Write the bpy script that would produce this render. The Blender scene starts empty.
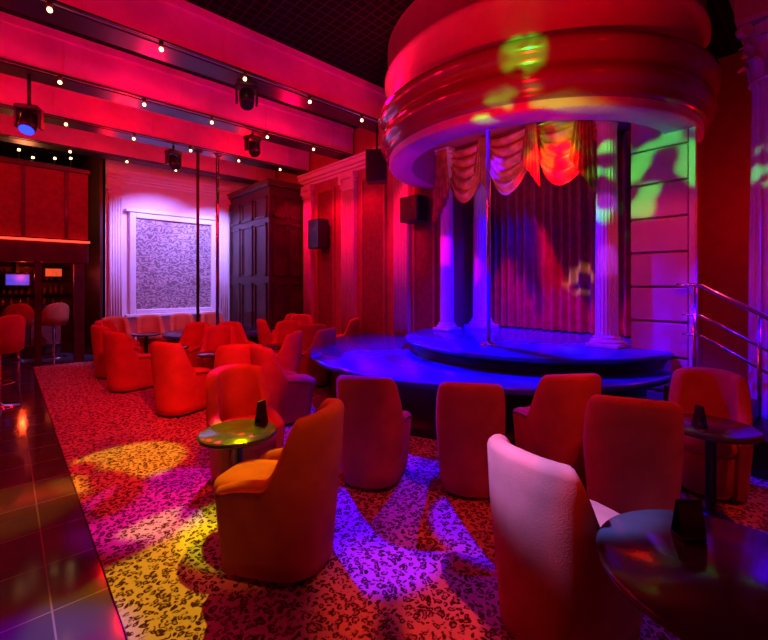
import bpy, bmesh, math, random
from mathutils import Vector, Matrix
random.seed(7)
S = bpy.context.scene
COL = S.collection
try:
    S.view_settings.view_transform = 'Standard'
except Exception: pass

# ------------------------------------------------------------- materials
def newmat(name):
    m = bpy.data.materials.new(name); m.use_nodes = True
    nt = m.node_tree; b = nt.nodes['Principled BSDF']
    return m, nt, b
def setin(b, k, v):
    if k in b.inputs: b.inputs[k].default_value = v
def mat(name, col, rough=.5, metal=0, var=.12, scale=6, bump=0, bscale=60, spec=None, sheen=0, emit=None, estr=0, coat=0):
    m, nt, b = newmat(name)
    n = nt.nodes.new('ShaderNodeTexNoise'); n.inputs['Scale'].default_value = scale; n.inputs['Detail'].default_value = 4
    tc = nt.nodes.new('ShaderNodeTexCoord'); nt.links.new(tc.outputs['Object'], n.inputs['Vector'])
    r = nt.nodes.new('ShaderNodeValToRGB')
    c = Vector(col)
    r.color_ramp.elements[0].position = .3; r.color_ramp.elements[1].position = .7
    r.color_ramp.elements[0].color = (*[max(0, x*(1-var)) for x in c], 1)
    r.color_ramp.elements[1].color = (*[min(1, x*(1+var)) for x in c], 1)
    nt.links.new(n.outputs['Fac'], r.inputs['Fac']); nt.links.new(r.outputs['Color'], b.inputs['Base Color'])
    setin(b, 'Roughness', rough); setin(b, 'Metallic', metal)
    if spec is not None: setin(b, 'Specular IOR Level', spec)
    if sheen: setin(b, 'Sheen Weight', sheen); setin(b, 'Sheen Roughness', .4)
    if coat: setin(b, 'Coat Weight', coat); setin(b, 'Coat Roughness', .08)
    if emit: setin(b, 'Emission Color', (*emit, 1)); setin(b, 'Emission Strength', estr)
    if bump:
        n2 = nt.nodes.new('ShaderNodeTexNoise'); n2.inputs['Scale'].default_value = bscale
        nt.links.new(tc.outputs['Object'], n2.inputs['Vector'])
        bp = nt.nodes.new('ShaderNodeBump'); bp.inputs['Strength'].default_value = bump; bp.inputs['Distance'].default_value = .01
        nt.links.new(n2.outputs['Fac'], bp.inputs['Height']); nt.links.new(bp.outputs['Normal'], b.inputs['Normal'])
    return m

M = {}
M['chair'] = mat('velvet_orange', (.54, .13, .06), .85, var=.18, scale=5, bump=.12, bscale=140, sheen=.05, spec=.12)
M['seat'] = mat('velvet_seat', (.60, .15, .07), .85, var=.18, scale=5, bump=.12, bscale=140, sheen=.05, spec=.12)
M['black'] = mat('black_plastic', (.012, .012, .014), .4)
M['blackgloss'] = mat('black_gloss', (.015, .013, .018), .09, coat=.5, spec=.6)
M['tabletop'] = mat('dark_table_glass', (.045, .045, .035), .16, coat=.3, spec=.5)
M['stagetop'] = mat('stage_lacquer', (.03, .04, .42), .2, coat=.15, spec=.35, var=.35, scale=2)
M['stageside'] = mat('stage_side', (.02, .016, .02), .3)
M['plaster'] = mat('plaster_cream', (.72, .60, .56), .6, bump=.1, bscale=30, var=.05)
M['plasterw'] = mat('plaster_white', (.78, .76, .78), .55, var=.04)
M['wallred'] = mat('wall_red', (.40, .10, .09), .7, var=.1, bump=.1)
M['panelred'] = mat('panel_red_fabric', (.24, .035, .035), .85, var=.2, scale=12, bump=.3, bscale=90)
M['wood'] = mat('dark_wood', (.055, .018, .015), .38, var=.35, scale=4, coat=.1)
M['beam'] = mat('beam_paint', (.70, .5, .5), .6, var=.2, scale=2, bump=.15, bscale=8)
M['canopy'] = mat('canopy_lacquer', (.24, .10, .07), .16, coat=.6, var=.12, scale=3)
M['canopyflat'] = mat('canopy_paint', (.6, .36, .38), .5, var=.08)
M['drape'] = mat('gold_satin', (.55, .20, .06), .3, var=.4, scale=9, sheen=.1, bump=.1, bscale=30)
M['curtain'] = mat('curtain_velvet', (.42, .045, .08), .7, var=.25, scale=8, sheen=.1)
M['chrome'] = mat('chrome', (.8, .8, .85), .15, metal=1, var=.02)
M['brass'] = mat('brass', (.75, .5, .25), .22, metal=1, var=.05)
M['bronze'] = mat('dark_bronze', (.12, .08, .05), .3, metal=.8)
M['bulb'] = mat('warm_bulb', (1, .75, .4), .4, emit=(1, .55, .2), estr=9)
M['blue_e'] = mat('blue_lens', (.05, .05, 1), .2, emit=(.01, .02, 1), estr=6)
M['neon'] = mat('red_neon', (1, .1, .05), .3, emit=(1, .03, .015), estr=4)
M['tvblue'] = mat('tv_blue', (.05, .1, .5), .3, emit=(.02, .06, .9), estr=.8, var=.9, scale=14)
M['tvred'] = mat('tv_red', (.8, .2, .1), .3, emit=(1, .1, .03), estr=.7, var=.9, scale=9)
M['glass'] = mat('bottle_glass', (.3, .12, .05), .08, var=.6, scale=7, coat=.6)

def mat_carpet():
    m, nt, b = newmat('leopard_carpet'); N = nt.nodes; L = nt.links
    tc = N.new('ShaderNodeTexCoord')
    nz = N.new('ShaderNodeTexNoise'); nz.inputs['Scale'].default_value = 18; nz.inputs['Detail'].default_value = 2
    L.new(tc.outputs['Object'], nz.inputs['Vector'])
    mx = N.new('ShaderNodeVectorMath'); mx.operation = 'MULTIPLY_ADD'
    mx.inputs[1].default_value = (.06, .06, 0); L.new(nz.outputs['Color'], mx.inputs[0]); L.new(tc.outputs['Object'], mx.inputs[2])
    v = N.new('ShaderNodeTexVoronoi'); v.inputs['Scale'].default_value = 33; L.new(mx.outputs[0], v.inputs['Vector'])
    r = N.new('ShaderNodeValToRGB'); e = r.color_ramp.elements
    e[0].position = .20; e[0].color = (.55, .55, .55, 1); e[1].position = .30; e[1].color = (0, 0, 0, 1)
    for p, c in ((.46, 0), (.56, 1)):
        q = e.new(p); q.color = (c, c, c, 1)
    L.new(v.outputs['Distance'], r.inputs['Fac'])
    n2 = N.new('ShaderNodeTexNoise'); n2.inputs['Scale'].default_value = 42; n2.inputs['Detail'].default_value = 2
    L.new(tc.outputs['Object'], n2.inputs['Vector'])
    r2 = N.new('ShaderNodeValToRGB'); r2.color_ramp.elements[0].position = .54; r2.color_ramp.elements[1].position = .63
    L.new(n2.outputs['Fac'], r2.inputs['Fac'])
    mm = N.new('ShaderNodeMath'); mm.operation = 'MAXIMUM'; L.new(r.outputs['Color'], mm.inputs[0]); L.new(r2.outputs['Color'], mm.inputs[1])
    mixc = N.new('ShaderNodeMixRGB'); mixc.inputs[1].default_value = (.07, .012, .012, 1); mixc.inputs[2].default_value = (.66, .42, .42, 1)
    L.new(mm.outputs[0], mixc.inputs[0]); L.new(mixc.outputs[0], b.inputs['Base Color'])
    setin(b, 'Roughness', .95); setin(b, 'Specular IOR Level', .03)
    bp = N.new('ShaderNodeBump'); bp.inputs['Strength'].default_value = .3; n3 = N.new('ShaderNodeTexNoise'); n3.inputs['Scale'].default_value = 300
    L.new(n3.outputs['Fac'], bp.inputs['Height']); L.new(bp.outputs['Normal'], b.inputs['Normal'])
    return m
def mat_tile():
    m, nt, b = newmat('black_floor_tile'); N = nt.nodes; L = nt.links
    tc = N.new('ShaderNodeTexCoord')
    br = N.new('ShaderNodeTexBrick'); br.offset = 0
    br.inputs['Scale'].default_value = 1; br.inputs['Mortar Size'].default_value = .004
    br.inputs['Brick Width'].default_value = .42; br.inputs['Row Height'].default_value = .42
    br.inputs['Color1'].default_value = (.06, .05, .09, 1); br.inputs['Color2'].default_value = (.08, .07, .12, 1)
    br.inputs['Mortar'].default_value = (.25, .2, .25, 1)
    mp = N.new('ShaderNodeMapping'); mp.inputs['Location'].default_value = (.26, .1, 0)
    L.new(tc.outputs['Object'], mp.inputs['Vector']); L.new(mp.outputs[0], br.inputs['Vector'])
    L.new(br.outputs['Color'], b.inputs['Base Color'])
    n = N.new('ShaderNodeTexNoise'); n.inputs['Scale'].default_value = 5; L.new(tc.outputs['Object'], n.inputs['Vector'])
    mr = N.new('ShaderNodeMapRange'); mr.inputs['To Min'].default_value = .04; mr.inputs['To Max'].default_value = .16
    L.new(n.outputs['Fac'], mr.inputs['Value']); L.new(mr.outputs[0], b.inputs['Roughness'])
    setin(b, 'Specular IOR Level', 1.0)
    return m
def mat_ceiling():
    m, nt, b = newmat('black_grid_ceiling'); N = nt.nodes; L = nt.links
    tc = N.new('ShaderNodeTexCoord')
    br = N.new('ShaderNodeTexBrick'); br.offset = 0
    br.inputs['Brick Width'].default_value = .12; br.inputs['Row Height'].default_value = .12; br.inputs['Mortar Size'].default_value = .012
    br.inputs['Scale'].default_value = 1
    br.inputs['Color1'].default_value = (.004, .004, .004, 1); br.inputs['Color2'].default_value = (.006, .005, .006, 1); br.inputs['Mortar'].default_value = (.025, .02, .02, 1)
    L.new(tc.outputs['Object'], br.inputs['Vector']); L.new(br.outputs['Color'], b.inputs['Base Color']); setin(b, 'Roughness', .9); setin(b, 'Specular IOR Level', .1)
    return m
def mat_screen():
    m, nt, b = newmat('silver_quilted_screen'); N = nt.nodes; L = nt.links
    tc = N.new('ShaderNodeTexCoord'); mp = N.new('ShaderNodeMapping'); mp.inputs['Scale'].default_value = (1, 1, 1.1)
    L.new(tc.outputs['Object'], mp.inputs['Vector'])
    w = N.new('ShaderNodeTexWave'); w.bands_direction = 'Z'; w.inputs['Scale'].default_value = 2.6; w.inputs['Distortion'].default_value = 12
    w.inputs['Detail'].default_value = 1; w.inputs['Detail Scale'].default_value = 3.4
    L.new(mp.outputs[0], w.inputs['Vector'])
    r = N.new('ShaderNodeValToRGB'); r.color_ramp.elements[0].color = (.16, .11, .12, 1); r.color_ramp.elements[1].color = (.50, .40, .40, 1)
    L.new(w.outputs['Fac'], r.inputs['Fac']); L.new(r.outputs['Color'], b.inputs['Base Color'])
    setin(b, 'Roughness', .45)
    bp = N.new('ShaderNodeBump'); bp.inputs['Strength'].default_value = .5; L.new(w.outputs['Fac'], bp.inputs['Height']); L.new(bp.outputs['Normal'], b.inputs['Normal'])
    return m
M['carpet'] = mat_carpet(); M['tile'] = mat_tile(); M['ceil'] = mat_ceiling(); M['screen'] = mat_screen()

# ------------------------------------------------------------- mesh kit
class B:
    def __init__(s): s.bm = bmesh.new(); s.mats = []
    def mi(s, m):
        if m not in s.mats: s.mats.append(m)
        return s.mats.index(m)
    def box(s, x0, x1, y0, y1, z0, z1, m, bev=0):
        i = s.mi(m)
        vs = [s.bm.verts.new(p) for p in ((x0,y0,z0),(x1,y0,z0),(x1,y1,z0),(x0,y1,z0),(x0,y0,z1),(x1,y0,z1),(x1,y1,z1),(x0,y1,z1))]
        fs = [s.bm.faces.new([vs[k] for k in q]) for q in ((3,2,1,0),(4,5,6,7),(0,1,5,4),(1,2,6,5),(2,3,7,6),(3,0,4,7))]
        for f in fs: f.material_index = i
        if bev:
            es = list({e for f in fs for e in f.edges})
            r = bmesh.ops.bevel(s.bm, geom=es, offset=bev, segments=2, affect='EDGES', profile=.5)
            for f in r['faces']: f.material_index = i
        return fs
    def grid(s, pts, m, closeu=False, closev=False):
        i = s.mi(m)
        vs = [[s.bm.verts.new(p) for p in row] for row in pts]
        R = len(vs); C = len(vs[0])
        for a in range(R if closeu else R-1):
            for b in range(C if closev else C-1):
                q = [vs[a][b], vs[a][(b+1) % C], vs[(a+1) % R][(b+1) % C], vs[(a+1) % R][b]]
                try: f = s.bm.faces.new(q); f.material_index = i; f.smooth = True
                except Exception: pass
        return vs
    def cap(s, ring, m):
        try: f = s.bm.faces.new(ring); f.material_index = s.mi(m)
        except Exception: pass
    def lathe(s, prof, m, c=(0,0), segs=48, a0=0, a1=360, flute=None):
        full = abs(a1-a0) >= 360
        n = segs if full else segs+1
        rows = []
        for k in range(n):
            a = math.radians(a0+(a1-a0)*k/segs)
            row = []
            for p in prof:
                r = p[0]
                if flute and len(p) > 2 and p[2]: r *= 1-flute[1]*(abs(math.sin(a*flute[0]/2))**.6 if flute else 0)
                row.append((c[0]+r*math.cos(a), c[1]+r*math.sin(a), p[1]))
            rows.append(row)
        return s.grid(rows, m, closeu=full)
    def tube(s, pts, r, m, segs=12, caps=True):
        pts = [Vector(p) for p in pts]; rows = []
        for k, p in enumerate(pts):
            t = (pts[min(k+1, len(pts)-1)]-pts[max(k-1, 0)]).normalized()
            up = Vector((0,0,1)) if abs(t.z) < .9 else Vector((1,0,0))
            x = t.cross(up).normalized(); y = t.cross(x)
            rr = r[k] if isinstance(r, (list, tuple)) else r
            rows.append([p+x*rr*math.cos(2*math.pi*j/segs)+y*rr*math.sin(2*math.pi*j/segs) for j in range(segs)])
        vs = s.grid(rows, m, closev=True)
        if caps: s.cap(vs[0][::-1], m); s.cap(vs[-1], m)
    def sphere(s, c, r, m, seg=12, sc=(1,1,1)):
        rows = []
        for a in range(seg//2+1):
            t = math.pi*a/(seg//2)
            rows.append([(c[0]+sc[0]*r*math.sin(t)*math.cos(2*math.pi*b/seg), c[1]+sc[1]*r*math.sin(t)*math.sin(2*math.pi*b/seg), c[2]+sc[2]*r*math.cos(t)) for b in range(seg)])
        s.grid(rows, m, closev=True)
    def mesh(s, name):
        bmesh.ops.remove_doubles(s.bm, verts=s.bm.verts, dist=.0002)
        bmesh.ops.recalc_face_normals(s.bm, faces=s.bm.faces)
        me = bpy.data.meshes.new(name); s.bm.to_mesh(me); s.bm.free()
        for m in s.mats: me.materials.append(M[m])
        return me
    def obj(s, name, loc=(0,0,0), rz=0, parent=None):
        me = s.mesh(name+'_mesh'); return place(me, name, loc, rz, parent)
def place(me, name, loc=(0,0,0), rz=0, parent=None, sc=1):
    o = bpy.data.objects.new(name, me); o.location = loc; o.rotation_euler = (0,0,rz); o.scale = (sc,)*3
    COL.objects.link(o)
    if parent: o.parent = parent
    return o
def sbox(name, *a, bev=0):
    b = B(); b.box(*a, bev=bev); return b.obj(name)

# ------------------------------------------------------------- shell
HC = 4.65
sbox('floor', -4, 7.4, -3.5, 14, -.1, 0, 'tile')
sbox('carpet', .38, 4.98, -3.3, 9.78, .002, .014, 'carpet')
sbox('ceiling', -4, 7.4, -3.5, 14, HC, HC+.1, 'ceil')
sbox('wall_left', -4.1, -4, -3.5, 14, 0, HC, 'wallred')
sbox('wall_front', -4, 7.4, -3.6, -3.5, 0, HC, 'wallred')
sbox('wall_far', -4, 1.6, 13.9, 14, 0, HC, 'wood')
b = B(); b.box(1.55, 5.4, 10.6, 10.75, 0, HC, 'plasterw'); b.box(1.5, 1.6, 10.6, 13.9, 0, HC, 'wood'); b.obj('wall_back')
b = B()
b.box(5.2, 5.35, 4.15, 10.6, 0, HC, 'wallred')
b.box(5.2, 5.35, 1.5, 4.15, 3.6, HC, 'wallred')       # header over the opening
b.box(5.2, 6.4, 4.15, 4.3, 0, 3.6, 'wallred')
b.box(5.35, 6.4, 1.35, 1.5, 0, HC, 'wallred')
b.box(6.4, 6.5, 1.35, 4.3, 0, 3.7, 'wallred')
b.box(5.35, 6.4, 1.5, 4.15, 3.6, 3.7, 'wallred')
b.box(6.5, 7.4, 1.2, 1.35, 0, HC, 'wallred')
b.obj('wall_right')
sbox('wall_side', 7.3, 7.4, -3.5, 1.2, 0, HC, 'wallred')
# rusticated pier right of proscenium
b = B(); z = 0
b.box(5.2, 5.35, .96, 1.5, 0, HC, 'plaster')
k = 0
while z < 3.6:
    b.box(5.13, 5.2, .97, 1.49, z+.012, z+.358, 'plaster', bev=.008); z += .37
b.box(5.12, 5.2, .9, .96, 0, 3.7, 'plasterw', bev=.01)
b.obj('wall_pier')
# cornice on right wall + panels trims
b = B()
for zz, dx, h in ((3.78, .05, .06), (3.84, .10, .06), (3.90, .16, .09), (3.99, .2, .04)):
    b.box(5.2-dx, 5.2, 4.7, 8.4, zz, zz+h, 'plaster')
    b.box(1.6, 4.3, 10.6-dx, 10.6, zz, zz+h, 'plasterw')
b.obj('trim_1')
b = B(); b.box(5.17, 5.2, 5.85, 8.4, 0, .18, 'wood'); b.obj('baseboard_right')
def panel(b, y0, y1):
    b.box(5.175, 5.2, y0, y1, .5, 3.55, 'panelred')
    w = .05
    for a in ((y0-w, y0, .45, 3.6), (y1, y1+w, .45, 3.6), (y0, y1, .45, .5), (y0, y1, 3.55, 3.6)):
        b.box(5.15, 5.2, a[0], a[1], a[2], a[3], 'wallred', bev=.006)
b = B(); panel(b, 5.6, 6.2); panel(b, 7.2, 7.75); panel(b, 4.4, 4.8); b.obj('trim_2')
def pilaster(b, y0, y1, x=5.2, z1=3.78, m='plaster'):
    b.box(x-.08, x, y0, y1, 0, z1, m)
    n = 5; w = (y1-y0)/n
    for i in range(n):
        yc = y0+w*(i+.5)
        b.tube([(x-.08, yc, .35), (x-.08, yc, z1-.35)], w*.38, m, segs=10)
    b.box(x-.14, x, y0-.03, y1+.03, 0, .2, m, bev=.01); b.box(x-.12, x, y0-.02, y1+.02, .2, .28, m, bev=.01)
    b.box(x-.11, x, y0-.02, y1+.02, z1-.3, z1-.24, m, bev=.01)
    b.box(x-.14, x, y0-.04, y1+.04, z1-.12, z1, m, bev=.01)
    for sgn, yy in ((-1, y0), (1, y1)):
        b.tube([(x-.14, yy, z1-.17), (x-.02, yy, z1-.17)], .055, m, segs=12)
tn = 3
for (y0, y1) in ((4.92, 5.28), (6.42, 6.84), (7.98, 8.3)):
    b = B(); pilaster(b, y0, y1); b.obj('trim_%d' % tn); tn += 1
def pil_y(x0, x1, y=10.6, z1=3.78):
    global tn
    b = B(); pilaster(b, -(x1-x0)/2, (x1-x0)/2, x=0, z1=z1, m='plasterw')
    b.obj('trim_%d' % tn, ((x0+x1)/2, y, 0), math.pi/2); tn += 1
pil_y(1.65, 1.9); pil_y(3.98, 4.24)

# ceiling beams
for i, y in enumerate((4.85, 6.48, 8.1, 9.7)):
    b = B()
    b.box(-4, 5.15, y, y+.34, 4.1, HC, 'beam', bev=.01)
    b.box(-4, 5.15, y+.03, y+.36, 4.085, 4.1, 'black')
    b.box(-4, 5.15, y-.02, y, 4.55, HC, 'beam'); b.box(-4, 5.15, y-.015, y, 4.1, 4.15, 'beam')
    x = -3.5
    while x < 5.0:
        b.box(x, x+.035, y-.012, y+.3, 4.1, 4.6, 'beam'); x += 1.35
    b.obj('ceiling_beam')
for i, y in enumerate((4.8, 6.43, 8.05, 9.65)):
    b = B(); x = .3+.2*i
    while x < 5.1:
        b.tube([(x, y, 4.09), (x, y, 4.02)], .022, 'bronze', segs=8); b.sphere((x, y, 4.0), .023, 'bulb', seg=8); x += .92
    b.box(-.5, 5.1, y-.02, y+.02, 4.085, 4.1, 'black')
    b.obj('beam_bulb_string')

# dark wood cabinet block in the corner
b = B()
b.box(4.3, 5.19, 8.4, 10.59, 0, 3.7, 'wood', bev=.01)
b.box(4.22, 5.19, 8.32, 10.59, 3.7, 3.85, 'wood', bev=.02); b.box(4.25, 5.19, 8.35, 10.59, 0, .2, 'wood', bev=.01)
for z0, z1 in ((.35, 1.55), (1.7, 2.9), (3.02, 3.5)):
    for a, c in ((4.38, 4.74), (4.8, 5.14)):
        for q in ((a, c, z0, z0+.05), (a, c, z1-.05, z1), (a, a+.05, z0, z1), (c-.05, c, z0, z1)):
            b.box(q[0], q[1], 8.37, 8.4, q[2], q[3], 'wood', bev=.004)
    for a, c in ((8.5, 9.1), (9.2, 9.8), (9.9, 10.5)):
        for q in ((a, c, z0, z0+.05), (a, c, z1-.05, z1), (a, a+.05, z0, z1), (c-.05, c, z0, z1)):
            b.box(4.27, 4.3, q[0], q[1], q[2], q[3], 'wood', bev=.004)
b.obj('wood_panelled_booth')

# framed screen at back
b = B()
b.box(2.15, 3.8, 10.52, 10.56, .95, 3.0, 'screen')
for q in ((2.03, 2.15, .85, 3.12), (3.8, 3.92, .85, 3.12), (2.15, 3.8, 3.0, 3.12), (2.15, 3.8, .85, .95)):
    b.box(q[0], q[1], 10.46, 10.6, q[2], q[3], 'plasterw', bev=.015)
b.box(1.95, 4.0, 10.42, 10.6, 3.12, 3.2, 'plasterw', bev=.015); b.box(1.95, 4.0, 10.42, 10.6, .78, .85, 'plasterw', bev=.015)
b.obj('framed_projection_screen')

# ------------------------------------------------------------- mezzanine + bar
b = B()
b.box(-3.98, 1.2, 9.8, 9.95, 1.92, 2.3, 'wood', bev=.01)
b.box(-3.98, 1.2, 9.86, 9.95, 2.38, 3.7, 'panelred')
b.box(-3.98, 1.23, 9.8, 10.0, 3.66, 3.74, 'wood', bev=.01)
b.box(-3.98, 1.2, 9.95, 13.88, 2.2, 2.38, 'wood')
b.box(1.12, 1.2, 9.95, 10.6, 1.92, 3.7, 'wood')
x = -3.5
while x < 1.2:
    b.box(x, x+.05, 9.83, 9.88, 2.38, 3.66, 'wood', bev=.005); x += .62
b.box(-3.98, 1.22, 9.76, 9.80, 2.31, 2.345, 'neon')
b.box(.98, 1.14, 9.82, 9.96, 0, 1.95, 'wood', bev=.01)
b.box(.4, .5, 9.84, 9.94, 0, 1.95, 'wood', bev=.01)
b.obj('mezzanine_balcony')
b = B()
for k in range(6):
    xx = -.35+k*.26+random.uniform(-.06, .06); zt = 3.84+.05*(k % 3)
    b.sphere((xx, 9.9, zt), .024, 'bulb', seg=8); b.tube([(xx, 9.9, 3.74), (xx, 9.9, zt)], .008, 'black', segs=6)
b.tube([(-.5, 9.9, 3.76), (1.1, 9.9, 3.76)], .02, 'black', segs=6)
b.obj('balcony_bulb_string')
b = B()
b.box(-3, .9, 11.4, 11.9, 0, 1.02, 'wood', bev=.01); b.box(-3.1, 1.0, 11.3, 12.0, 1.02, 1.08, 'blackgloss', bev=.01)
for x in (-2, -1.2, -.4, .4): b.box(x, x+.5, 11.37, 11.4, .2, .85, 'panelred', bev=.01)
b.tube([(-3, 11.25, .22), (.9, 11.25, .22)], .022, 'brass'); b.obj('bar_counter')
b = B()
b.box(-3, 1.3, 13.5, 13.88, 0, .9, 'wood'); b.box(-3, 1.3, 13.45, 13.88, .9, .95, 'blackgloss')
for z in (1.25, 1.6, 1.95): b.box(-3, 1.3, 13.6, 13.88, z, z+.03, 'blackgloss')
for z in (.95, 1.28, 1.63):
    x = -2.5
    while x < 1.2:
        h = random.uniform(.17, .25); r = random.uniform(.03, .042)
        b.lathe([(0, z), (r, z), (r, z+h*.6), (r*.35, z+h*.8), (r*.35, z+h), (0, z+h)], 'glass', c=(x, 13.72), segs=10); x += random.uniform(.1, .2)
b.obj('back_bar_shelf')
for nm, x, z, w, m in (('television', .02, 1.5, .42, 'tvblue'), ('television', .75, 1.72, .32, 'tvred')):
    b = B(); b.box(x-.03, x+w+.03, 13.3, 13.36, z-.03, z+w*.6+.03, 'black', bev=.01); b.box(x, x+w, 13.29, 13.3, z, z+w*.6, m)
    b.box(x+w/2-.03, x+w/2+.03, 13.33, 13.37, z+w*.6, 2.2, 'black'); b.obj(nm)

# ------------------------------------------------------------- stage
CX, CY = 5.2, 2.75
b = B()
b.lathe([(0, .62), (2.37, .62), (2.4, .605), (2.4, .565), (2.37, .55), (2.12, .55)], 'stagetop', c=(5.0, 3.4), segs=96, a0=90, a1=270)
b.lathe([(2.12, .55), (2.1, .5), (2.1, .12), (2.14, .1), (2.14, 0)], 'stageside', c=(5.0, 3.4), segs=96, a0=90, a1=270)
b.obj('stage_rail_counter')
b = B()
b.lathe([(0, .8), (1.63, .8), (1.66, .785), (1.66, .755), (1.63, .74), (1.60, .74)], 'stagetop', c=(CX, CY), segs=96, a0=90, a1=270)
b.lathe([(1.60, .74), (1.58, .7), (1.58, .62)], 'stageside', c=(CX, CY), segs=96, a0=90, a1=270)
b.box(5.2, 6.38, 1.52, 4.13, .0, .8, 'stagetop')
b.obj('round_dance_stage')
def pole(name, x, y, z0, z1, r=.024, m='chrome'):
    b = B(); b.tube([(0,0,z0), (0,0,z1)], r, m, segs=16)
    b.lathe([(0, z0), (.1, z0), (.1, z0+.012), (.05, z0+.03), (r, z0+.05)], m, segs=24)
    b.lathe([(r, z1-.05), (.05, z1-.03), (.09, z1-.01), (.09, z1), (0, z1)], m, segs=24)
    return b.obj(name, (x, y, 0))
pole('dance_pole', 4.14, 2.68, .8, 3.6)
b = B()
b.lathe([(0, .6), (.98, .6), (1.0, .585), (1.0, .55), (.97, .53), (.93, .53)], 'stagetop', segs=64)
b.lathe([(.93, .53), (.92, .5), (.92, 0)], 'stageside', segs=64)
b.obj('round_dance_stage', (3.1, 8.1, 0))
pole('dance_pole', 3.10, 8.22, .6, 4.08, .032); pole('dance_pole', 2.74, 8.26, .6, 4.08, .028, 'bronze')

# canopy drum
b = B()
b.lathe([(1.56, 3.62), (1.56, 3.12), (1.58, 3.10), (1.86, 3.10), (1.88, 3.12), (1.88, 3.19)], 'canopyflat', c=(CX, CY), segs=120, a0=90, a1=286)
b.lathe([(1.88, 3.19), (1.91, 3.20), (1.93, 3.23), (1.93, 3.27), (1.95, 3.29), (1.985, 3.33), (2.0, 3.38), (1.985, 3.44), (1.95, 3.48), (1.95, 3.52), (1.99, 3.55), (2.02, 3.59), (2.03, 3.64), (2.03, 3.69), (1.99, 3.70), (1.97, 3.73), (1.90, 3.74)], 'canopy', c=(CX, CY), segs=120, a0=90, a1=286)
b.lathe([(1.90, 3.74), (1.88, 3.78), (1.88, 4.12), (1.91, 4.14), (1.94, 4.18), (1.94, 4.22), (1.9, 4.24), (1.9, HC)], 'canopyflat', c=(CX, CY), segs=120, a0=90, a1=286)
b.lathe([(0, 3.62), (1.56, 3.62)], 'wallred', c=(CX, CY), segs=60, a0=90, a1=270)
b.obj('stage_canopy')

# columns
def column(name, x, y, z0, z1, r, m='plasterw'):
    b = B(); hc = r*2.4; H = z1-z0
    b.box(-r*1.45, r*1.45, -r*1.45, r*1.45, z0, z0+r*.4, m, bev=.01)
    b.lathe([(r*1.4, z0+r*.4), (r*1.45, z0+r*.55), (r*1.35, z0+r*.7), (r*1.15, z0+r*.78), (r*1.25, z0+r*.95), (r*1.1, z0+r*1.1), (r*1.02, z0+r*1.15)], m, segs=40)
    za, zb = z0+r*1.15, z1-hc-r*.15
    prof = [(r*1.02, za, 0), (r, za+.04, 1)]
    for k in range(1, 9):
        t = k/8; prof.append((r*(1-.13*t**1.6), za+.04+(zb-za-.08)*t, 1))
    prof.append((r*.9, zb, 0))
    b.lathe(prof, m, segs=160, flute=(20, .11))
    b.lathe([(r*.9, zb), (r*1.0, zb+r*.05), (r*.9, zb+r*.14)], m, segs=40)
    zc = z1-hc
    b.lathe([(r*.86, zc), (r*.86, zc+hc*.4), (r*.95, zc+hc*.65), (r*1.2, zc+hc*.85)], m, segs=32)
    for tier, (zb0, hh, off) in enumerate(((zc, hc*.42, 0), (zc+hc*.25, hc*.5, .5))):
        for k in range(8):
            a = 2*math.pi*(k+off)/8; rows = []
            for q in range(6):
                t = q/5; rr = r*(.9+.12*t+(.28*max(0, t-.6)/.4)); zz = zb0+hh*(t if t < .85 else .85-(t-.85)*.9)
                w = r*.34*math.sin(math.pi*(.25+.62*t)); row = []
                for j in (-1, -.5, 0, .5, 1):
                    aa = a+j*w/rr; r2 = rr+.02*r*(1-abs(j))*3; row.append((r2*math.cos(aa), r2*math.sin(aa), zz))
                rows.append(row)
            b.grid(rows, m)
    for k in range(4):
        a = math.pi/4+k*math.pi/2
        c = Vector((math.cos(a), math.sin(a), 0)); t = Vector((-c.y, c.x, 0))
        p = c*r*1.42; b.tube([p+t*r*.16+Vector((0,0,z1-hc*.2)), p-t*r*.16+Vector((0,0,z1-hc*.2))], r*.24, m, segs=14)
    b.box(-r*1.25, r*1.25, -r*1.25, r*1.25, z1-hc*.1, z1, m, bev=.008)
    return b.obj(name, (x, y, 0))
column('fluted_column', 5.02, 1.70, .8, 3.6, .118)
column('fluted_column', 5.05, 4.02, .8, 3.6, .11)
column('fluted_column', 5.75, 3.86, .8, 3.6, .14)
column('fluted_column', 5.35, .30, 0, 4.0, .23)
b = B(); b.box(5.1, 5.65, .02, .6, 4.0, 4.3, 'plaster', bev=.01); b.box(5.02, 5.7, -.04, .66, 4.3, 4.42, 'plaster', bev=.02); b.box(5.1, 5.65, .02, .6, 4.42, HC, 'plaster'); b.obj('trim_20')

# curtain
b = B(); rows = []
nu = 320
for iz in range(8):
    z = .82+(3.55-.82)*iz/7; row = []
    for k in range(nu+1):
        y = 1.56+(4.1-1.56)*k/nu
        f = .05*math.sin(y*44+.6*math.sin(y*7))+.02*math.sin(y*17+iz*.12)
        row.append((6.1+f*(1+.25*(1-iz/7)), y, z))
    rows.append(row)
b.grid(rows, 'curtain'); b.obj('stage_curtain')
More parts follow.
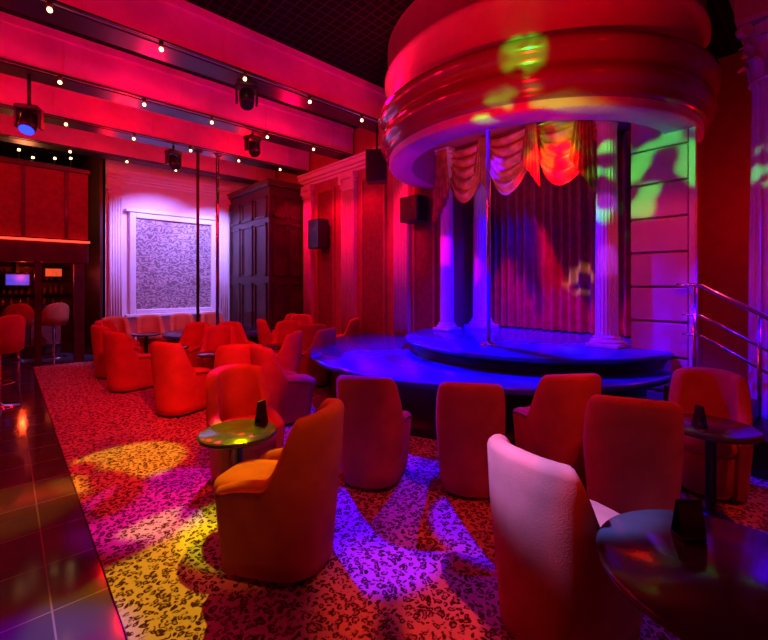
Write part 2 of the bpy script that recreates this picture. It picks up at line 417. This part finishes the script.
# swags
b = B()
ys = [1.78, 2.56, 3.28, 3.98]
for i in range(3):
    rows = []
    for iv in range(45):
        v = iv/44; row = []
        for iu in range(33):
            u = iu/32; s4 = 4*u*(1-u)
            fold = .04*math.sin(v*32+math.sin(u*5+i))*(.35+.65*s4)
            z = 3.56-.86*(v**1.05)*(s4**.8)-.25*v*(1-s4)
            x = 5.06-.10*s4*v-fold
            row.append((x, ys[i]+(ys[i+1]-ys[i])*u*1.0+.04*math.sin(v*9)*(1-s4), z+.012*math.sin(v*32)))
        rows.append(row)
    b.grid(rows, 'drape')
def tail(yc, w, L, slant):
    rows = []
    for iv in range(14):
        v = iv/13; row = []
        for iu in range(41):
            u = iu/40
            ln = L*(.55+.45*(1-u if slant > 0 else u))
            row.append((4.93-.045*math.sin(u*32)-.02*v, yc+(u-.5)*w*(.55+.6*v), 3.57-ln*v+.02*math.sin(u*32)*v))
        rows.append(row)
    b.grid(rows, 'drape')
tail(4.02, .30, 1.2, -1); tail(3.28, .22, .85, 1); tail(2.56, .22, .85, 1); tail(1.92, .26, 1.05, 1)
b.tube([(5.1, 1.7, 3.58), (5.1, 4.05, 3.58)], .03, 'brass')
b.obj('swag_valance_drape')

# stairs + railing at stage side
b = B()
for k in range(4):
    b.box(4.25, 5.0, .98-.28*(k+1), .98-.28*k, 0.015, .62-.155*k, 'stageside', bev=.008)
b.obj('stage_stairs')
b = B()
x = 5.06
b.tube([(x, 1.05, 1.5), (x, .85, 1.5), (x, -.1, .92), (x, -.25, .85)], .022, 'chrome'); b.tube([(x, 1.0, 1.2), (x, .85, 1.2), (x, -.1, .62)], .014, 'chrome')
b.tube([(x, 1.0, 1.0), (x, .85, 1.0), (x, -.1, .42)], .014, 'chrome')
for y, z0, z1 in ((.9, .0, 1.5), (.42, .0, 1.24), (-.08, .0, .93)): b.tube([(x, y, z0), (x, y, z1)], .018, 'chrome')
b.obj('stair_handrail')

# ------------------------------------------------------------- chairs
def chair_mesh():
    b = B(); R = .265; n = 72; rows = []
    def upath(p):
        a = abs(p); sg = 1 if p >= 0 else -1
        if a < .66:
            t = a/.66*math.pi/2; return (sg*math.sin(t)**.85, -math.cos(t)**.85 if math.cos(t) > 0 else 0, 0)
        return (sg*1.0, 0, (a-.66)/.34*.27)
    for k in range(n+1):
        p = -1+2*k/n; x, y, ext = upath(p); a = abs(p)
        t = min(1, max(0, (a-.44)/.26)); t = t*t*(3-2*t)
        H = .875-.025*(a/.44)**2 if a < .44 else .85
        H -= .32*t
        if a > .7: H -= .05*((a-.7)/.3)**2
        th = .09
        ring = []
        def pt(off, z):
            tap = .84+.16*min(1, z/.5)**.8; r = R*tap-off
            rec = -.03*max(0, (z-.4)/.47)*(1-t)
            return (x*r, y*r*1.02+ext*tap-.06+rec, z)
        zs = [.035, .12, .25, .4, .4+(H-.4)*.35, .4+(H-.4)*.7, H-.045]
        for z in zs: ring.append(pt(0, z))
        for q in range(1, 6):
            an = math.pi*q/6; ring.append(pt(th/2-th/2*math.cos(an), H-.045+.045*math.sin(an)))
        for z in reversed(zs[1:]): ring.append(pt(th, z))
        ring.append(pt(th, .035))
        rows.append(ring)
    def shrink(ring, f, dy):
        c = Vector((sum(p[0] for p in ring)/len(ring), sum(p[1] for p in ring)/len(ring), 0))
        return [(c.x+(p[0]-c.x)*f, p[1]+dy, .035+(p[2]-.035)*(1-(1-f)*.10)) for p in ring]
    rows = [shrink(rows[0], .45, .035), shrink(rows[0], .82, .022)]+rows+[shrink(rows[-1], .82, .022), shrink(rows[-1], .45, .035)]
    vs = b.grid(rows, 'chair', closev=True)
    b.cap(vs[0], 'chair'); b.cap(vs[-1][::-1], 'chair')
    def stack(levels, m, yc):
        rr = []
        for (sx, sy0, sy1, z) in levels:
            row = []
            for j in range(48):
                a = 2*math.pi*j/48; c, s_ = math.cos(a), math.sin(a)
                e = .55
                xx = sx*math.copysign(abs(c)**e, c); yy = math.copysign(abs(s_)**e, s_)
                row.append((xx, yc+(yy*sy1 if yy > 0 else yy*sy0), z))
            rr.append(row)
        v = b.grid(rr, m, closev=True); b.cap(v[0][::-1], m); b.cap(v[-1], m)
    stack([(.15, .15, .24, .03), (.165, .17, .27, .06), (.17, .19, .285, .2), (.175, .19, .3, .33), (.17, .18, .295, .35)], 'chair', .02)
    stack([(.16, .16, .29, .34), (.18, .19, .325, .36), (.188, .19, .335, .40), (.182, .185, .325, .44), (.15, .15, .28, .468), (.08, .08, .16, .478)], 'seat', .02)
    for sx in (-.15, .15):
        for yy in (-.2, .2): b.tube([(sx, yy, 0), (sx, yy, .045)], .022, 'black', segs=10)
    return b.mesh('lounge_chair_mesh')
CH = chair_mesh()
def chair(x, y, fx, fy, sc=.98):
    o = place(CH, 'lounge_chair', (x, y, .014 if x > .38 else 0), math.atan2(-fx, fy), sc=sc)
    return o
def to(x, y, tx, ty): chair(x, y, tx-x, ty-y)
chair(1.10, 2.03, -.55, .83)                 # hero
chair(1.35, 3.04, -.12, -.98, .95)
chair(2.12, 2.40, .86, .50, .96)
chair(2.56, 1.82, .80, .60, .94)
to(3.17, 1.45, 4.7, 3.6)
to(2.25, 4.05, 5.0, 3.6)
chair(2.86, .84, .865, .36)
chair(3.80, .60, -1, -.12, .95)
chair(1.80, .78, .9, -.25, .95)
chair(3.3, -.2, .0, 1)
# lounge clusters
to(1.55, 5.15, 2.4, 5.5); to(1.34, 6.75, 2.2, 7.0); to(2.36, 6.25, 1.9, 5.4)
to(2.75, 5.15, 2.1, 5.8); to(3.55, 6.3, 3.1, 5.8); to(3.85, 5.95, 4.3, 6.6)
to(4.75, 6.35, 4.2, 6.9); to(3.75, 7.05, 4.3, 6.8); to(2.2, 7.1, 1.7, 6.8); to(4.55, 7.5, 4.2, 7.0)
to(1.95, 4.55, 2.3, 5.5); to(3.4, 5.25, 3.15, 5.8); to(2.9, 6.75, 3.15, 5.9)
for x in (1.62, 2.22, 2.85, 3.5): chair(x, 9.45, .1*random.uniform(-1, 1), -1)
to(1.35, 7.9, 2.0, 8.0); to(1.5, 8.7, 2.2, 8.2); to(4.4, 8.0, 3.1, 8.1)
# tables
def table(x, y, r, h):
    b = B()
    b.lathe([(0, h), (r-.012, h), (r, h-.008), (r, h-.024), (r-.015, h-.034), (0, h-.034)], 'tabletop', segs=64)
    b.lathe([(.06, h-.034), (.03, h-.06), (.028, .06), (.05, .04), (.11, .022), (.125, .01), (.125, 0)], 'black', segs=32)
    b.obj('cocktail_table', (x, y, .014))
def menu(x, y, z, rz, w=.07, h=.15):
    b = B()
    b.box(-w/2, w/2, -.03, .03, 0, .012, 'black', bev=.002)
    for sg in (-1, 1):
        rows = [[(-w/2, sg*.028, .012), (w/2, sg*.028, .012)], [(-w/2, sg*.004, h), (w/2, sg*.004, h)]]
        b.grid(rows, 'blackgloss')
    b.box(-w/2, w/2, -.005, .005, h-.006, h+.004, 'black', bev=.001)
    b.obj('table_menu_card', (x, y, z+.015), rz)
T = [(1.10, 2.57, .24, .55), (3.28, .50, .25, .6), (1.64, .20, .37, .6)]
for t in T: table(*t)
menu(1.27, 2.59, .55, .4); menu(3.18, .54, .6, .8, .06, .13); menu(1.76, .33, .6, -.75, .085, .13)
for t in ((2.15, 5.75, .25, .55), (1.85, 6.75, .25, .55), (3.15, 5.75, .25, .55), (4.25, 6.9, .25, .55), (2.0, 8.9, .25, .55)):
    table(*t)
# bar stool
b = B()
b.lathe([(0, .0), (.21, 0), (.21, .012), (.05, .03), (.03, .06), (.03, .66), (.1, .68)], 'chrome', segs=32)
b.lathe([(.15, .28), (.16, .29), (.15, .30), (.14, .29), (.15, .28)], 'chrome', segs=32)
b.lathe([(0, .66), (.2, .67), (.225, .70), (.22, .75), (.17, .775), (0, .78)], 'seat', segs=32)
rows = []
for k in range(25):
    a = math.radians(190+160*k/24); e = abs(k-12)/12; H = 1.14-.22*e**2.5; ring = []
    for (r, z) in ((.24, .7), (.25, .85), (.255, H-.02), (.235, H), (.21, H-.02), (.205, .85), (.2, .7)):
        ring.append((r*math.cos(a), r*math.sin(a), z))
    rows.append(ring)
v = b.grid(rows, 'chair', closev=True); b.cap(v[0], 'chair'); b.cap(v[-1][::-1], 'chair')
bs = b.mesh('bar_stool_mesh')
place(bs, 'bar_stool', (-.06, 6.9, 0), .6); place(bs, 'bar_stool', (.2, 10.9, 0), 0); place(bs, 'bar_stool', (.75, 10.9, 0), .3)

# ------------------------------------------------------------- speakers, fixtures
def speaker(x, y, z, w, d, h, rz, stem=None):
    b = B(); b.box(-d/2, d/2, -w/2, w/2, -h/2, h/2, 'black', bev=.015)
    b.box(-d/2-.008, -d/2, -w/2+.02, w/2-.02, -h/2+.02, h/2-.02, 'stageside')
    b.tube([(-d/2-.004, 0, -h*.15), (-d/2-.014, 0, -h*.15)], w*.36, 'black', segs=24); b.tube([(-d/2-.004, 0, h*.3), (-d/2-.014, 0, h*.3)], w*.16, 'black', segs=16)
    if stem == 'wall': b.box(d/2, 5.2-x-.002, -.05, .05, -.05, .05, 'black')
    if stem == 'up': b.tube([(0, 0, h/2), (0, 0, 4.085-z)], .02, 'black')
    b.obj('loudspeaker', (x, y, z), rz)
speaker(4.98, 7.48, 2.6, .42, .26, .62, 0, stem='wall')
speaker(4.98, 4.66, 2.75, .4, .26, .42, 0, stem='wall')
speaker(4.45, 4.98, 3.42, .34, .3, .5, .75, stem='up')
def mover(x, y, z, rz, lens='black', top=4.085):
    b = B()
    b.box(-.12, .12, -.1, .1, .12, .19, 'black', bev=.02); b.tube([(0, 0, .19), (0, 0, top-z)], .02, 'black')
    for sg in (-1, 1): b.box(sg*.12-.015, sg*.12+.015, -.05, .05, -.08, .15, 'black', bev=.01)
    d = Vector((0, -.5, -.86)).normalized()
    b.tube([Vector(-d*.1), Vector(-d*.08), Vector(d*.08), Vector(d*.14)], [.05, .09, .09, .08], 'black', segs=20)
    b.tube([Vector(d*.14), Vector(d*.145)], .075, lens, segs=20)
    b.obj('moving_head_light', (x, y, z), rz)
mover(2.24, 4.97, 3.86, -.4); mover(.22, 6.65, 3.5, -.4, 'blue_e'); mover(3.1, 6.65, 3.84, .3); mover(2.3, 8.25, 3.8, .3)

# ------------------------------------------------------------- lights
def aim(o, t):
    o.rotation_euler = (Vector(t)-o.location).to_track_quat('-Z', 'Y').to_euler()
def spot(name, loc, tgt, col, W, ang, blend=.3, gobo=0, size=.03, thr=.5):
    l = bpy.data.lights.new(name, 'SPOT'); l.energy = W; l.color = col; l.spot_size = math.radians(ang); l.spot_blend = blend; l.shadow_soft_size = size
    o = bpy.data.objects.new(name, l); o.location = loc; COL.objects.link(o); aim(o, tgt)
    if gobo:
        l.use_nodes = True; nt = l.node_tree; em = nt.nodes['Emission']
        tc = nt.nodes.new('ShaderNodeTexCoord'); v = nt.nodes.new('ShaderNodeTexNoise'); v.inputs['Scale'].default_value = gobo; v.inputs['Detail'].default_value = 0
        nt.links.new(tc.outputs['Normal'], v.inputs['Vector'])
        mr = nt.nodes.new('ShaderNodeMapRange'); mr.inputs['From Min'].default_value = thr; mr.inputs['From Max'].default_value = thr+.1
        nt.links.new(v.outputs['Fac'], mr.inputs['Value']); nt.links.new(mr.outputs[0], em.inputs['Strength'])
    return o
def point(name, loc, col, W, r=.12):
    l = bpy.data.lights.new(name, 'POINT'); l.energy = W; l.color = col; l.shadow_soft_size = r
    o = bpy.data.objects.new(name, l); o.location = loc; COL.objects.link(o); return o
RED = (1, 0, .006); PINK = (1, 0, .06); BLUE = (0, 0, 1); YEL = (.9, .72, 0); GRN = (0, 1, .03)
for x in (-.6, 1.4, 3.4):
    for y in (3.6, 5.9, 7.5, 9.0):
        point('red_wash_lamp', (x, y, 3.75), RED if (x+y) % 2 < 1 else PINK, (34 if x < 3 else 36) if y < 8.8 else 12)
point('red_wash_lamp', (1.0, .4, 3.9), RED, 6)
point('red_wash_lamp', (3.0, -.6, 3.6), RED, 6)
point('red_wash_lamp', (6.3, .2, 2.4), RED, 18)
# carpet pools
spot('yellow_gobo', (1.9, 4.9, 4.0), (.74, 3.98, 0), YEL, 560, 13, .3, 9, thr=.30)
spot('yellow_gobo', (2.2, 4.8, 3.9), (.68, 2.28, 0), YEL, 900, 15, .3, 14, thr=.30)
spot('violet_gobo', (2.2, 4.8, 3.9), (.78, 3.14, 0), (.7, 0, .8), 560, 13, .4, 8, thr=.30)
spot('blue_gobo', (2.4, 4.7, 3.95), (1.62, 1.92, 0), BLUE, 3200, 11, .3, 0)
spot('blue_gobo', (3.6, 4.4, 3.9), (2.15, 1.45, 0), BLUE, 2800, 7, .3, 0)
spot('red_gobo', (1.0, -.5, 4.0), (1.45, 1.30, 0), (1, .05, 0), 520, 15, .7, 14, thr=.35)
spot('red_gobo', (.9, 1.4, 4.0), (1.2, 3.7, 0), (1, .02, 0), 420, 34, .8, 12, thr=.35)
spot('red_gobo', (.6, .5, 4.0), (1.0, 4.9, 0), (1, .02, 0), 420, 28, .8, 0)
spot('red_gobo', (.6, .5, 4.0), (1.9, 6.0, .5), (1, .005, .02), 1100, 34, .8, 0)
spot('violet_floor', (-.8, 3.6, 3.8), (.02, 2.1, 0), (.2, 0, 1), 900, 12, .7)
spot('yellow_floor', (-.8, 3.6, 3.8), (.0, 3.7, 0), (1, .5, .0), 260, 14, .7)
# stage blues
spot('stage_blue', (4.2, 2.9, 3.55), (4.4, 2.8, .8), BLUE, 1000, 95, .6)
spot('stage_blue', (3.0, 4.9, 4.0), (3.2, 3.5, .62), BLUE, 2600, 34, .6, 7, thr=.38)
spot('stage_blue', (5.4, 2.7, 3.5), (5.9, 3.9, 1.2), BLUE, 240, 50, .6)
spot('curtain_blue', (4.6, 3.0, 3.5), (6.1, 3.5, 2.2), (.02, 0, 1), 320, 30, .7)
spot('stage_blue', (4.3, -.9, 3.3), (5.35, .3, 1.5), (.05, 0, 1), 900, 34, .6)
spot('stage_red', (4.4, 2.2, 3.4), (6.1, 2.5, 1.9), (1, 0, .02), 260, 66, .7)
# column and canopy
spot('column_violet', (3.4, .9, 3.0), (5.02, 1.72, 1.7), (.5, .04, 1), 80, 9, .5)
spot('column_violet', (3.4, .9, 2.4), (5.02, 1.72, 2.4), (.5, .04, 1), 50, 9, .5)
spot('column_pink', (3.2, 3.9, 2.8), (5.05, 4.02, 2.0), (1, 0, .25), 160, 14, .5)
spot('column_pink', (3.2, 5.1, 3.2), (5.2, 5.1, 2.2), (1, 0, .12), 120, 34, .7)
spot('pier_red', (3.6, .6, 3.0), (5.2, 1.25, 1.6), (1, .02, .04), 50, 46, .6)
spot('drape_gold', (3.7, 2.9, 2.2), (5.0, 2.9, 3.3), (1, .14, 0), 38, 80, .6)
spot('green_gobo', (1.2, .6, 3.2), (3.5, 1.9, 3.60), GRN, 700, 10, .6, 22, thr=.36)
spot('green_gobo', (1.2, 2.6, 3.0), (5.2, 1.5, 2.85), (.04, 1, .08), 520, 22, .4, 18, thr=.50)
spot('green_gobo', (1.2, 2.6, 2.6), (6.1, 2.45, 1.6), (.6, .9, 0), 1400, 6, .4, 30, thr=.45)
spot('green_gobo', (1.6, 2.0, 2.2), (5.0, 2.3, 3.25), (.2, .9, 0), 400, 12, .4, 20, thr=.45)
spot('green_gobo', (1.2, 1.6, 3.0), (5.35, .3, 2.6), (0, .8, .2), 500, 6, .4, 26, thr=.45)
spot('canopy_red', (2.0, 1.0, 2.4), (3.9, 2.2, 4.1), (1, 0, .01), 150, 70, .7)
spot('canopy_violet', (3.2, 4.0, 1.2), (4.2, 3.9, 3.1), (.8, 0, .6), 60, 60, .7)
# chair lights
spot('chair_warm', (1.3, .1, 3.9), (1.10, 2.06, .6), (1, .14, .0), 220, 14, .6)
spot('table_green', (1.3, 4.4, 3.9), (1.08, 2.70, .5), (.5, .8, .0), 900, 10, .5)
spot('chair_pink', (.1, 1.9, 3.6), (1.70, .80, .75), (.14, .16, 1), 4200, 11, .5)
spot('chair_warm', (2.0, .0, 4.0), (2.6, 1.7, .6), (1, .03, 0), 190, 28, .6)
spot('chair_warm', (2.6, -.9, 4.0), (3.3, .8, .6), (1, .03, .01), 150, 30, .6)
# lavender wall wash on the back wall
spot('lavender_wash', (2.4, 9.1, 3.6), (2.6, 10.6, 2.0), (.26, .22, 1), 420, 100, .8)
spot('lavender_wash', (3.7, 9.2, 3.6), (3.8, 10.6, 2.0), (.26, .24, 1), 360, 90, .8)
for y in (4.7, 6.0, 7.1, 8.1):
    spot('wall_wash', (4.6, y, 3.7), (5.2, y, 1.8), (1, 0, .06), 80, 90, .8)
point('bar_glow', (.3, 12.6, 1.7), (1, .05, .01), 14, .05)
point('bar_glow', (.5, 10.8, 1.85), (1, .01, .01), 9, .05)
point('balcony_glow', (.3, 11.2, 3.6), (1, .25, .1), 25, .1)

w = bpy.data.worlds.new('World'); S.world = w; w.use_nodes = True
w.node_tree.nodes['Background'].inputs[0].default_value = (.3, .01, .03, 1); w.node_tree.nodes['Background'].inputs[1].default_value = .1

# ------------------------------------------------------------- camera
cam = bpy.data.cameras.new('camera'); cam.sensor_width = 36; cam.lens = 36*410/768; cam.shift_y = -35/768; cam.clip_start = .02
co = bpy.data.objects.new('camera', cam); co.location = (0, 0, 1.5)
co.rotation_euler = (math.radians(90), 0, -math.atan2(.679, .734)); COL.objects.link(co); S.camera = co
